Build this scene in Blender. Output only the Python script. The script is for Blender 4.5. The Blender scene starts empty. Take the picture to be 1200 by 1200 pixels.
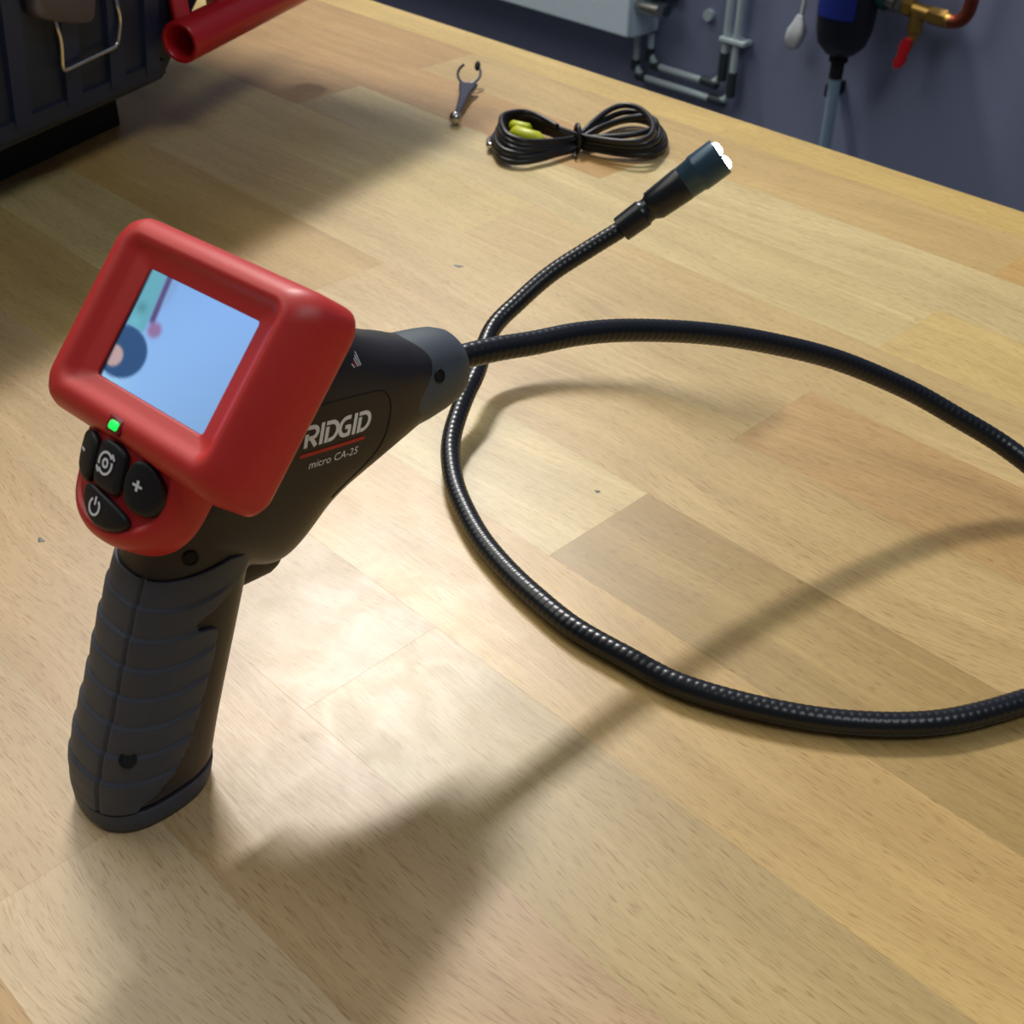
import bpy, bmesh, math, random
from mathutils import Vector, Matrix
from mathutils.bvhtree import BVHTree
random.seed(7)
S = bpy.context.scene
COL = S.collection
PI = math.pi

# ------------------------------------------------------------------ camera
cd = bpy.data.cameras.new('camera')
cam = bpy.data.objects.new('camera', cd)
COL.objects.link(cam)
cd.sensor_fit = 'HORIZONTAL'
cd.sensor_width = 3.42
cd.lens = 4.104                       # 1440 px focal length on a 1200 px frame
cd.clip_start = 0.02
cd.clip_end = 60
cd.dof.use_dof = True
cd.dof.focus_distance = 0.45
cd.dof.aperture_fstop = 2.6
RX = ((0.7054, -0.4399, 0.5558), (0.7085, 0.4159, -0.5702), (0.0197, 0.7960, 0.6050))
m = Matrix([[RX[0][0], RX[0][1], RX[0][2]], [RX[1][0], RX[1][1], RX[1][2]], [RX[2][0], RX[2][1], RX[2][2]]])
cam.matrix_world = Matrix.Translation((0.2685, -0.1062, 0.32)) @ m.to_4x4()
S.camera = cam

# ------------------------------------------------------------------ light
w = bpy.data.worlds.new('world'); S.world = w; w.use_nodes = True
bg = w.node_tree.nodes['Background']
bg.inputs[0].default_value = (0.93, 0.95, 1.0, 1)
bg.inputs[1].default_value = 0.085

def area(name, loc, target, sx, sy, power, color, up=None):
    l = bpy.data.lights.new(name, 'AREA'); l.shape = 'RECTANGLE'; l.size = sx; l.size_y = sy
    l.energy = power; l.color = color
    o = bpy.data.objects.new(name, l); COL.objects.link(o); o.location = loc
    z = (Vector(loc) - Vector(target)).normalized()
    y = Vector((0, 1, 0)); x = y.cross(z).normalized(); y = z.cross(x)
    o.matrix_world = Matrix.Translation(loc) @ Matrix((x, y, z)).transposed().to_4x4()
    return o
area('overhead_light', (-1.62, 1.39, 2.02), (0, 0, 0), 0.13, 0.75, 62, (1.0, 0.97, 0.93))
area('overhead_light', (-1.75, -0.10, 2.02), (-0.9, 0.0, 0), 1.6, 2.6, 27, (1.0, 0.98, 0.90))
area('overhead_light', (0.9, 0.3, 2.1), (0.3, 1.3, 0), 0.6, 1.2, 11, (0.88, 0.94, 1.0))  # added fill that brightens the back wall, not a ceiling fixture

S.view_settings.view_transform = 'Standard'
S.view_settings.look = 'None'
S.view_settings.gamma = 1
S.view_settings.use_curve_mapping = False
S.view_settings.exposure = 0.0

# ------------------------------------------------------------------ materials
def nm(name):
    mt = bpy.data.materials.new(name); mt.use_nodes = True
    nt = mt.node_tree
    return mt, nt, nt.nodes['Principled BSDF']
def lin(c):
    return tuple(((v / 255) / 12.92 if v / 255 <= 0.04045 else (((v / 255) + 0.055) / 1.055) ** 2.4) for v in c)
def plain(name, rgb, rough=0.5, metal=0.0, bump=0.0, bscale=2500, var=0.06, coat=0.0, spec=0.5):
    """procedural paint or plastic: faint mottling of colour and a fine grain"""
    mt, nt, b = nm(name)
    N, L = nt.nodes, nt.links
    tc = N.new('ShaderNodeTexCoord'); no = N.new('ShaderNodeTexNoise')
    no.inputs['Scale'].default_value = 60; no.inputs['Detail'].default_value = 4
    L.new(tc.outputs['Object'], no.inputs['Vector'])
    mx = N.new('ShaderNodeMix'); mx.data_type = 'RGBA'
    c = lin(rgb)
    mx.inputs[6].default_value = tuple(v * (1 - var) for v in c) + (1,)
    mx.inputs[7].default_value = tuple(min(1, v * (1 + var)) for v in c) + (1,)
    L.new(no.outputs['Fac'], mx.inputs[0]); L.new(mx.outputs[2], b.inputs['Base Color'])
    b.inputs['Roughness'].default_value = rough; b.inputs['Metallic'].default_value = metal
    b.inputs['Coat Weight'].default_value = coat; b.inputs['Specular IOR Level'].default_value = spec
    if bump:
        n2 = N.new('ShaderNodeTexNoise'); n2.inputs['Scale'].default_value = bscale; n2.inputs['Detail'].default_value = 2
        L.new(tc.outputs['Object'], n2.inputs['Vector'])
        bp = N.new('ShaderNodeBump'); bp.inputs['Strength'].default_value = bump; bp.inputs['Distance'].default_value = 0.0003
        L.new(n2.outputs['Fac'], bp.inputs['Height']); L.new(bp.outputs[0], b.inputs['Normal'])
    return mt
def emis(name, rgb, st):
    mt, nt, b = nm(name)
    b.inputs['Base Color'].default_value = lin(rgb) + (1,)
    b.inputs['Emission Color'].default_value = lin(rgb) + (1,)
    b.inputs['Emission Strength'].default_value = st
    return mt

def beech():
    mt, nt, b = nm('beech')
    N, L = nt.nodes, nt.links
    tc = N.new('ShaderNodeTexCoord'); oi = N.new('ShaderNodeObjectInfo')
    mul = N.new('ShaderNodeMath'); mul.operation = 'MULTIPLY'; mul.inputs[1].default_value = 53.0
    L.new(oi.outputs['Random'], mul.inputs[0])
    cx = N.new('ShaderNodeCombineXYZ'); L.new(mul.outputs[0], cx.inputs[0]); L.new(mul.outputs[0], cx.inputs[2])
    add = N.new('ShaderNodeVectorMath'); add.operation = 'ADD'
    L.new(tc.outputs['Object'], add.inputs[0]); L.new(cx.outputs[0], add.inputs[1])
    # gentle waviness of the grain
    wv = N.new('ShaderNodeTexNoise'); wv.inputs['Scale'].default_value = 5; wv.inputs['Detail'].default_value = 1
    L.new(add.outputs[0], wv.inputs['Vector'])
    sub = N.new('ShaderNodeVectorMath'); sub.operation = 'SUBTRACT'; sub.inputs[1].default_value = (.5, .5, .5)
    L.new(wv.outputs['Color'], sub.inputs[0])
    sc = N.new('ShaderNodeVectorMath'); sc.operation = 'MULTIPLY'; sc.inputs[1].default_value = (0, 0.05, 0)
    L.new(sub.outputs[0], sc.inputs[0])
    ad2 = N.new('ShaderNodeVectorMath'); ad2.operation = 'ADD'
    L.new(add.outputs[0], ad2.inputs[0]); L.new(sc.outputs[0], ad2.inputs[1])
    def noise(scale, detail=2, src=ad2):
        mp = N.new('ShaderNodeMapping'); mp.inputs['Scale'].default_value = scale
        L.new(src.outputs[0], mp.inputs['Vector'])
        n = N.new('ShaderNodeTexNoise'); n.inputs['Scale'].default_value = 1; n.inputs['Detail'].default_value = detail
        L.new(mp.outputs[0], n.inputs['Vector'])
        return n.outputs['Fac']
    def ramp(src, p0, c0, p1, c1):
        r = N.new('ShaderNodeValToRGB')
        r.color_ramp.elements[0].position = p0; r.color_ramp.elements[0].color = c0
        r.color_ramp.elements[1].position = p1; r.color_ramp.elements[1].color = c1
        L.new(src, r.inputs[0]); return r.outputs[0]
    def mulc(a, bb, f=1.0):
        x = N.new('ShaderNodeMix'); x.data_type = 'RGBA'; x.blend_type = 'MULTIPLY'; x.inputs[0].default_value = f
        L.new(a, x.inputs[6]); L.new(bb, x.inputs[7]); return x.outputs[2]
    g = lambda v: (v, v, v, 1)
    col = oi.outputs['Color']
    broad = ramp(noise((2.2, 55, 8), 4), 0.3, (0.88, 0.85, 0.80, 1), 0.7, (1.08, 1.09, 1.08, 1))
    fine = ramp(noise((22, 420, 60), 3), 0.25, (0.90, 0.88, 0.85, 1), 0.7, (1.05, 1.05, 1.05, 1))
    blot = ramp(noise((9, 22, 5), 2), 0.3, (0.93, 0.92, 0.89, 1), 0.7, (1.05, 1.05, 1.05, 1))
    fl = ramp(noise((170, 3000, 200), 0), 0.65, g(1), 0.74, (0.64, 0.53, 0.44, 1))
    fl2 = ramp(noise((130, 2200, 90), 0), 0.68, g(1), 0.76, (0.76, 0.66, 0.56, 1))
    ray = ramp(noise((5, 130, 20), 2), 0.66, g(1), 0.74, (1.16, 1.18, 1.22, 1))
    c = mulc(col, broad); c = mulc(c, fine); c = mulc(c, blot); c = mulc(c, fl, 0.75); c = mulc(c, fl2, 0.7); c = mulc(c, ray, 0.8)
    L.new(c, b.inputs['Base Color'])
    # worn varnish: gloss varies in smears
    sm = N.new('ShaderNodeTexNoise'); sm.inputs['Scale'].default_value = 60; sm.inputs['Detail'].default_value = 6
    sm.inputs['Distortion'].default_value = 0.8
    L.new(tc.outputs['Object'], sm.inputs['Vector'])
    mr = N.new('ShaderNodeMapRange'); mr.inputs['From Min'].default_value = .3; mr.inputs['From Max'].default_value = .7
    mr.inputs['To Min'].default_value = 0.36; mr.inputs['To Max'].default_value = 0.41
    L.new(sm.outputs['Fac'], mr.inputs['Value']); L.new(mr.outputs[0], b.inputs['Roughness'])
    b.inputs['Specular IOR Level'].default_value = 0.72
    bp = N.new('ShaderNodeBump'); bp.inputs['Strength'].default_value = 0.10; bp.inputs['Distance'].default_value = 0.0004
    L.new(noise((60, 900, 60), 3), bp.inputs['Height']); L.new(bp.outputs[0], b.inputs['Normal'])
    return mt

M = {}
M['beech'] = beech()
M['red'] = plain('red_shell', (208, 50, 46), 0.42, bump=0.12, bscale=1800, spec=0.5)
M['red_pad'] = plain('red_keypad', (176, 24, 30), 0.5, bump=0.1)
M['body'] = plain('black_body', (36, 34, 38), 0.40, bump=0.15, bscale=2200)
M['grip'] = plain('grey_rubber', (66, 72, 84), 0.55, bump=0.15, bscale=2200)
M['collar'] = plain('grey_collar', (74, 84, 92), 0.55, bump=0.15)
M['button'] = plain('black_rubber', (22, 22, 27), 0.5, bump=0.1)
M['hole'] = plain('dark_recess', (8, 8, 10), 0.8)  # near-black; also the shade painted in screw holes and under the case
M['cable'] = plain('cable_sheath', (22, 26, 32), 0.30, spec=0.5)
M['tip'] = plain('tip_metal', (52, 78, 96), 0.3, metal=0.3)
M['white'] = plain('white_print', (240, 246, 255), 0.4)
M['redprint'] = plain('red_print', (190, 40, 35), 0.5)
M['glassblk'] = plain('black_surround', (12, 10, 14), 0.2)
M['green'] = emis('green_lamp', (20, 225, 80), 1.2)
M['led'] = emis('white_led', (225, 245, 255), 30)
M['clearrim'] = plain('lamp_window', (120, 30, 34), 0.25)
M['navy'] = plain('navy_case', (34, 42, 60), 0.5, bump=0.2, bscale=900)
M['navy2'] = plain('navy_case_rib_lit', (32, 44, 74), 0.45, bump=0.2, bscale=900)  # rib tint: bluish light on the case put into its colour
M['redtube'] = plain('red_tube', (196, 26, 34), 0.35, coat=0.2)
M['steel'] = plain('steel', (200, 196, 186), 0.25, metal=1.0)
M['plate'] = plain('latch_plate', (110, 105, 112), 0.5, metal=0.3)
M['wall'] = plain('wall_paint', (134, 142, 172), 0.6, bump=0.2, bscale=120, var=0.05)
M['cab'] = plain('cabinet_paint', (222, 240, 255), 0.45)
M['pipe'] = plain('conduit', (190, 206, 210), 0.4)
M['pvc'] = plain('drain_tube', (140, 165, 185), 0.3)
M['darkgreen'] = plain('elbow_paint', (46, 58, 62), 0.5)
M['brass'] = plain('brass', (176, 140, 72), 0.35, metal=0.8)
M['copper'] = plain('copper', (150, 74, 56), 0.35, metal=0.8)
M['bowl'] = plain('filter_bowl', (24, 30, 42), 0.35)
M['blue'] = plain('blue_label', (28, 44, 130), 0.4)
M['greenp'] = plain('green_body', (30, 84, 78), 0.45)
M['cord'] = plain('cord', (22, 22, 26), 0.4)
M['yellow'] = plain('yellow_plug', (200, 205, 30), 0.4)
M['clip'] = plain('clip_metal', (70, 72, 84), 0.3, metal=0.7)
M['plugw'] = plain('white_plug', (205, 210, 215), 0.4)
M['floor'] = plain('floor_paint', (70, 72, 78), 0.5)
M['stain'] = plain('stain', (120, 118, 108), 0.5)
M['legs'] = plain('bench_leg_paint', (60, 66, 76), 0.5)

# ------------------------------------------------------------------ helpers
def link_mesh(name, verts, faces, mat, parent=None, smooth=True, autosm=None):
    me = bpy.data.meshes.new(name); me.from_pydata([tuple(v) for v in verts], [], faces)
    bm = bmesh.new(); bm.from_mesh(me); bmesh.ops.recalc_face_normals(bm, faces=bm.faces); bm.to_mesh(me); bm.free()
    if mat: me.materials.append(mat)
    if smooth:
        me.polygons.foreach_set('use_smooth', [True] * len(me.polygons))
        if autosm: me.set_sharp_from_angle(angle=math.radians(autosm))
    o = bpy.data.objects.new(name, me); COL.objects.link(o)
    if parent: o.parent = parent
    return o
def empty(name, loc, label, cat, group=None):
    o = bpy.data.objects.new(name, None); COL.objects.link(o); o.location = loc
    o.empty_display_size = 0.02
    o['label'] = label; o['category'] = cat
    if group: o['group'] = group
    return o
def child(root, o):
    """parent keeping world coordinates (roots are only translated)"""
    o.parent = root
    o.matrix_parent_inverse = Matrix.Translation(-root.location)
    return o
def loft(rings, cap0=True, cap1=True):
    n = len(rings[0]); v = [p for r in rings for p in r]; f = []
    for i in range(len(rings) - 1):
        for j in range(n):
            k = (j + 1) % n
            f.append((i * n + j, i * n + k, (i + 1) * n + k, (i + 1) * n + j))
    if cap0: f.append(tuple(range(n - 1, -1, -1)))
    if cap1: f.append(tuple((len(rings) - 1) * n + j for j in range(n)))
    return v, f
def frames(pts):
    pts = [Vector(p) for p in pts]; T = []
    for i in range(len(pts)):
        a = pts[max(0, i - 1)]; b = pts[min(len(pts) - 1, i + 1)]; T.append((b - a).normalized())
    ref = Vector((0, 0, 1)) if abs(T[0].z) < .9 else Vector((1, 0, 0))
    n = (ref - T[0] * ref.dot(T[0])).normalized(); out = []
    for t in T:
        n = (n - t * n.dot(t)).normalized(); out.append((t, n, t.cross(n)))
    return pts, out
def tube(pts, r, seg=12, rf=None, caps=True, sq=None):
    pts, fr = frames(pts); rings = []
    for i, (p, (t, n, b)) in enumerate(zip(pts, fr)):
        rr = rf(i) if rf else r
        ring = []
        for j in range(seg):
            a = 2 * PI * j / seg
            q = rr(a) if callable(rr) else rr
            ring.append(p + n * (q * math.cos(a)) + b * (q * math.sin(a)))
        rings.append(ring)
    return loft(rings, caps, caps)
def merge(*vf):
    V, F = [], []
    for v, f in vf:
        o = len(V); V += [Vector(p) for p in v]; F += [tuple(i + o for i in q) for q in f]
    return V, F
def catmull(P, step, closed=False):
    P = [Vector(p) for p in P]; out = []
    n = len(P); rng = range(n if closed else n - 1)
    for i in rng:
        g = lambda k: P[k % n] if closed else P[min(max(k, 0), n - 1)]
        p0, p1, p2, p3 = g(i - 1), g(i), g(i + 1), g(i + 2)
        if not closed and i == 0: p0 = p1 * 2 - p2
        if not closed and i == n - 2: p3 = p2 * 2 - p1
        for k in range(40):
            t = k / 40
            out.append(0.5 * ((2 * p1) + (p2 - p0) * t + (2 * p0 - 5 * p1 + 4 * p2 - p3) * t * t + (3 * p1 - p0 - 3 * p2 + p3) * t ** 3))
    out.append(P[0] if closed else P[-1])
    # even spacing
    L = [0]
    for a, b in zip(out[:-1], out[1:]): L.append(L[-1] + (b - a).length)
    N = max(2, int(L[-1] / step)); res = []; k = 0
    for i in range(N + 1):
        d = L[-1] * i / N
        while k < len(L) - 2 and L[k + 1] < d: k += 1
        s = (d - L[k]) / max(1e-9, L[k + 1] - L[k]); res.append(out[k].lerp(out[k + 1], s))
    return res
def box(x0, x1, y0, y1, z0, z1, bev=0.0, seg=2):
    bm = bmesh.new()
    bmesh.ops.create_cube(bm, size=1)
    for v in bm.verts:
        v.co = ((x0 + x1) / 2 + v.co.x * (x1 - x0), (y0 + y1) / 2 + v.co.y * (y1 - y0), (z0 + z1) / 2 + v.co.z * (z1 - z0))
    if bev: bmesh.ops.bevel(bm, geom=bm.edges[:], offset=bev, segments=seg, profile=.5, affect='EDGES')
    V = [v.co.copy() for v in bm.verts]; F = [tuple(v.index for v in f.verts) for f in bm.faces]
    bm.verts.index_update(); F = [tuple(v.index for v in f.verts) for f in bm.faces]
    bm.free(); return V, F
def sup(a, b, e, n=64, ph=0.0):
    out = []
    for j in range(n):
        t = 2 * PI * j / n + ph; c, s = math.cos(t), math.sin(t)
        out.append((a * math.copysign(abs(c) ** (2 / e), c), b * math.copysign(abs(s) ** (2 / e), s)))
    return out
def rrect(hx, hy, r, n=10):
    """rounded rectangle with 4(n+1)+extra points; even correspondence between rings"""
    out = []
    for cx, cy, a0 in ((hx - r, hy - r, 0), (-hx + r, hy - r, 90), (-hx + r, -hy + r, 180), (hx - r, -hy + r, 270)):
        for k in range(n + 1):
            a = math.radians(a0 + 90 * k / n); out.append((cx + r * math.cos(a), cy + r * math.sin(a)))
        # straight side subdivisions are left to the loft
    return out
def cyl(p, q, r, seg=20, r2=None):
    return tube([p, q], r, seg, rf=(lambda i: r if i == 0 else (r2 if r2 is not None else r)))

# ------------------------------------------------------------------ the setting
def struct(name, V, F, mat, smooth=False):
    o = link_mesh(name, V, F, mat, smooth=smooth); o['kind'] = 'structure'; return o
struct('wall_back', *box(-4, 4, 1.6, 1.7, -0.94, 2.1), M['wall'])
struct('floor', *box(-4, 4, -3, 1.6, -0.96, -0.94), M['floor'])

# ------------------------------------------------------------------ workbench
bench = empty('workbench', (0, 0, -0.94), 'large beech butcher-block workbench top of glued staves under everything', 'workbench')
TOP = 0.0
rows = []
y = -0.0025 - 0.0627 * 7
k = -7
stave_cols = {
    # row index : {segment index: colour}; segment 0 starts at the butt joint nearest the handle
    (-1, 0): (212, 178, 142), (-1, -1): (206, 170, 132),
    (0, 0): (202, 162, 120), (0, -1): (206, 172, 134),
    (1, 0): (200, 166, 116), (1, -1): (206, 168, 126),
    (2, 0): (212, 170, 112), (2, -1): (206, 168, 112),
    (3, 0): (184, 148, 94), (3, -1): (216, 184, 132),
    (4, 0): (204, 166, 114), (4, -1): (202, 160, 100),
    (5, 0): (200, 156, 104), (5, -1): (212, 176, 124),
    (6, 0): (210, 174, 122), (6, -1): (216, 184, 126),
    (7, 0): (214, 178, 118), (7, -1): (214, 184, 134),
    (8, 0): (214, 184, 136), (8, -1): (200, 152, 96),
    (9, 0): (206, 160, 98), (9, -1): (206, 168, 112),
}
mesh_cache = {}
def stave(x0, x1, y0, y1, col):
    key = (round(x1 - x0, 4), round(y1 - y0, 4))
    if key not in mesh_cache:
        hx, hy = (x1 - x0) / 2, (y1 - y0) / 2
        V, F = box(-hx, hx, -hy, hy, -0.02, 0.02, 0.00004, 1)
        o = link_mesh('stave', V, F, M['beech'], smooth=False); mesh_cache[key] = o.data
    else:
        o = bpy.data.objects.new('stave', mesh_cache[key]); COL.objects.link(o)
    o.location = ((x0 + x1) / 2, (y0 + y1) / 2, -0.02)
    child(bench, o)
    o.color = tuple(q * f for q, f in zip(lin(col), (1.0, 1.10, 1.04))) + (1,)
SL = 0.506
for r in range(-7, 11):
    y0 = -0.0025 + 0.0627 * r; y1 = y0 + 0.0627
    if r == 10: y1 = 0.6620
    if y1 > 0.6620: y1 = 0.6620
    off = 0.006 if r % 2 else -0.247
    for s in range(-4, 2):
        x0 = off + SL * s; x1 = x0 + SL
        if x0 > 0.7: continue
        c = stave_cols.get((r, s))
        if not c:
            t = random.random(); c = tuple(int(a + (b - a) * t) for a, b in zip((196, 150, 96), (214, 178, 122)))
        if r == 10: c = (214, 176, 108)
        stave(x0, x1, y0, y1, c)
# frame under the top, seen only from lower down
for sx in (-1.9, 0.7):
    for sy in (-0.38, 0.60):
        child(bench, link_mesh('leg', *box(sx - .035, sx + .035, sy - .035, sy + .035, -0.94, -0.1, .004), M['legs'], smooth=False))
child(bench, link_mesh('apron', *box(-1.95, 0.75, 0.585, 0.615, -0.12, -0.0405, .002), M['legs'], smooth=False))
# small spots and scuffs on the varnish
def spot(x, y, rx, ry, ang):
    n = 14; V = []; F = []
    for k2, zz in ((1.0, 0.0), (0.8, 0.00018)):
        for j in range(n):
            a = 2 * PI * j / n; q = k2 * (1 + .25 * math.sin(3 * a + x * 90))
            px, py = rx * q * math.cos(a), ry * q * math.sin(a)
            V.append((x + px * math.cos(ang) - py * math.sin(ang), y + px * math.sin(ang) + py * math.cos(ang), zz))
    F = [(j, (j + 1) % n, n + (j + 1) % n, n + j) for j in range(n)] + [tuple(range(n, 2 * n))]
    child(bench, link_mesh('stain', V, F, M['stain']))
for a in ((-0.2148, 0.3396, .0030, .0016, .4), (-0.1455, 0.0404, .0020, .0012, 0), (-0.0102, 0.2333, .0013, .0010, .3)):
    spot(*a)

# ------------------------------------------------------------------ inspection camera
dev = empty('inspection_camera', (-0.004, 0.002, 0), 'red and black handheld inspection camera standing upright with long black flexible cable', 'inspection camera')
def part(name, V, F, mat, parent=dev, smooth=True, sharp=40, label=None):
    o = link_mesh(name, V, F, mat, smooth=smooth, autosm=sharp)
    if parent is dev: child(dev, o)
    else:
        o.parent = parent
    if label: o['label'] = label
    return o
def interp(tab, t):
    if t <= tab[0][0]: return tab[0][1:]
    for a, b in zip(tab[:-1], tab[1:]):
        if t <= b[0]:
            s = (t - a[0]) / (b[0] - a[0])
            return tuple(u + (v - u) * s for u, v in zip(a[1:], b[1:]))
    return tab[-1][1:]
def smooth_tab(tab):
    """Catmull-Rom table -> dense table"""
    out = []
    n = len(tab)
    for i in range(n - 1):
        p0 = tab[max(0, i - 1)]; p1 = tab[i]; p2 = tab[i + 1]; p3 = tab[min(n - 1, i + 2)]
        for k in range(8):
            t = k / 8
            out.append(tuple(0.5 * ((2 * b) + (c - a) * t + (2 * a - 5 * b + 4 * c - d) * t * t + (3 * b - a - 3 * c + d) * t ** 3) for a, b, c, d in zip(p0, p1, p2, p3)))
    out.append(tab[-1]); return out
XC = -0.0042
# handle: z, y centre, half depth (y), half width (x)
HT = smooth_tab([(0.0, 0.0022, 0.0205, 0.0180), (0.0126, 0.0043, 0.0221, 0.0184), (0.0275, 0.0090, 0.0222, 0.0184),
                 (0.0477, 0.0172, 0.0215, 0.0177), (0.0650, 0.0240, 0.0212, 0.0172), (0.0760, 0.0285, 0.0207, 0.0168), (0.0880, 0.0338, 0.0205, 0.0166),
                 (0.1020, 0.0400, 0.0220, 0.0170), (0.1120, 0.0450, 0.0210, 0.0160)])
def hring(z, da=0.0, n=64, f=None, e=2.5):
    yc, hb, ha = interp(HT, z)
    out = []
    for j, (px, py) in enumerate(sup(ha + da, hb + da, e, n)):
        d = f(2 * PI * j / n, z) if f else 0
        l = math.hypot(px, py)
        out.append(Vector((XC + px * (1 + d / l), yc + py * (1 + d / l), z)))
    return out
handle = loft([hring(z) for z in [0.0088 + i * 0.0026 for i in range(38)]])
# barrel shell: y, z centre, half height, half width
BT = smooth_tab([(0.024, 0.100, 0.010, 0.0135), (0.032, 0.1000, 0.0170, 0.0175), (0.045, 0.1020, 0.0290, 0.0190), (0.060, 0.1060, 0.0395, 0.0192),
                 (0.080, 0.1115, 0.0325, 0.0187), (0.100, 0.1087, 0.0224, 0.0176), (0.112, 0.1076, 0.0178, 0.0162), (0.118, 0.1070, 0.0154, 0.0152), (0.126, 0.1065, 0.0136, 0.0136)])
def bring(y, n=56):
    zc, hz, hx = interp(BT, y)
    til = min(1, max(0, (y - .07) / .04)) * .2
    return [Vector((XC + px, y + pz * math.sin(til), zc + pz * math.cos(til))) for px, pz in sup(hx, hz, 2.5, n)]
barrel = loft([bring(.024 + i * .102 / 30) for i in range(31)])
V, F = merge(handle, barrel)
tmp = link_mesh('tmp', V, F, M['body'])
md = tmp.modifiers.new('r', 'REMESH'); md.mode = 'VOXEL'; md.voxel_size = 0.0009
sm = tmp.modifiers.new('s', 'SMOOTH'); sm.factor = .5; sm.iterations = 14
dg = bpy.context.evaluated_depsgraph_get()
me = bpy.data.meshes.new_from_object(tmp.evaluated_get(dg))
bpy.data.objects.remove(tmp)
me.polygons.foreach_set('use_smooth', [True] * len(me.polygons))
body = bpy.data.objects.new('body_shell', me); COL.objects.link(body); child(dev, body)
body['label'] = 'black plastic pistol-shaped body shell'
bvh = BVHTree.FromPolygons([v.co.copy() for v in me.vertices], [tuple(p.vertices) for p in me.polygons])
def side(y, z, off=0.00012):
    """point on the right-hand side of the body at (y, z)"""
    h = bvh.ray_cast(Vector((0.2, y, z)), Vector((-1, 0, 0)))
    if h[0] is None: return Vector((XC + .018, y, z)), Vector((1, 0, 0))
    return h[0] + h[1] * off, h[1]

# base cap
cap = loft([[Vector((XC + (p.x - XC) * s_, interp(HT, z)[0] + (p.y - interp(HT, z)[0]) * s_, z)) for p in hring(z, .0006)] for z, s_ in ((0.0, .92), (0.0012, .985), (0.003, 1.0), (0.0070, 1.0), (0.0082, .992), (0.0086, .97))])
part('base_cap', *cap, M['grip'], label='dark grey bottom cap')
part('cap_seam', *loft([hring(z, .0001) for z in (0.0080, 0.0094)], False, False), M['hole'])

# ribbed rubber grip: covers the rear and the sides, stops short of the front strap
def ridge(a, z):
    # a = 90deg is front (+y), 270deg rear; ribs sag on the flanks
    c = math.sin(a)                       # -1 rear .. +1 front
    sag = 0.0022 * (1 - abs(c + .15))
    ph = (z + sag - 0.0045) / 0.0094
    fr = ph - math.floor(ph)
    fade = max(0.0, min(1.0, (0.30 - c) / 0.30)) * max(0, min(1, (0.088 - z) / .008)) * max(0, min(1, (z - 0.012) / .006))
    prof = 0.0009 * (fr ** 0.6 if fr < .88 else (1 - fr) / .12)
    g = 0.0
    da = abs((a - math.radians(291) + PI) % (2 * PI) - PI)
    if da < 0.045: g = -0.0011 * (1 - da / .045)
    return prof * fade + g
NA, NZ = 220, 200
zs = [0.0095 + (0.0865 - 0.0095) * i / NZ for i in range(NZ + 1)]
rings = [hring(z, 0.00075, NA, ridge) for z in zs]
def fedge(z):
    """forward boundary of the rubber as sin(a) limit"""
    return interp([(0.0, -.5), (0.011, -.45), (0.014, -.22), (0.020, -.02), (0.030, .08), (0.050, .16), (0.060, .18), (0.064, .15), (0.0675, -.08), (0.070, -.12), (0.0725, .06), (0.077, .45), (0.081, .62), (0.084, .5), (0.0865, .1), (0.088, -.5)], z)[0]
V = [p for r_ in rings for p in r_]
F = []
for i in range(NZ):
    lim = fedge((zs[i] + zs[i + 1]) / 2)
    for j in range(NA):
        if math.sin(2 * PI * (j + .5) / NA) < lim:
            k2 = (j + 1) % NA; F.append((i * NA + j, i * NA + k2, (i + 1) * NA + k2, (i + 1) * NA + j))
used = sorted({q for f in F for q in f}); mp = {q: i for i, q in enumerate(used)}
grip = part('grip', [V[q] for q in used], [tuple(mp[q] for q in f) for f in F], M['grip'], label='ribbed dark grey rubber grip')
so = grip.modifiers.new('t', 'SOLIDIFY'); so.thickness = 0.0014; so.offset = -1

# trigger nub under the barrel
part('trigger', *loft([[Vector((XC + px, 0.0560 + yy + pz * .45, 0.0680 + pz)) for px, pz in sup(hx, hz, 3, 28)] for yy, hx, hz in ((-.012, .006, .0065), (.004, .0062, .0075), (.0065, .0055, .0068), (.0072, .004, .005))]), M['button'])

# barrel collar
AX = Vector((XC, 0.1165, 0.1070)); AD = Vector((0.0, 0.978, -0.055)).normalized(); AU = Vector((0, AD.z * -1, AD.y)).normalized()
def cring(d, r, e=2.1, n=56, curve=0.0, sh=0):
    out = []
    for px, pz in sup(r, r, e, n):
        dd = d - curve * (px / r) ** 2
        out.append(AX + AD * dd + Vector((px, 0, 0)) + AU * (pz + sh))
    return out
col = loft([cring(-.003, .0148, curve=.0015), cring(-.002, .0160, curve=.0015), cring(.006, .0154), cring(.014, .0144), cring(.019, .0134), cring(.0228, .0118), cring(.0248, .0098), cring(.0254, .0072)])
part('barrel_collar', *col, M['collar'], label='slate grey collar at the front of the barrel')
part('cable_gland', *loft([cring(.023, .0061, sh=-.001), cring(.0280, .0060, sh=-.0012), cring(.0287, .0054, sh=-.0012)]), M['hole'])

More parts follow.
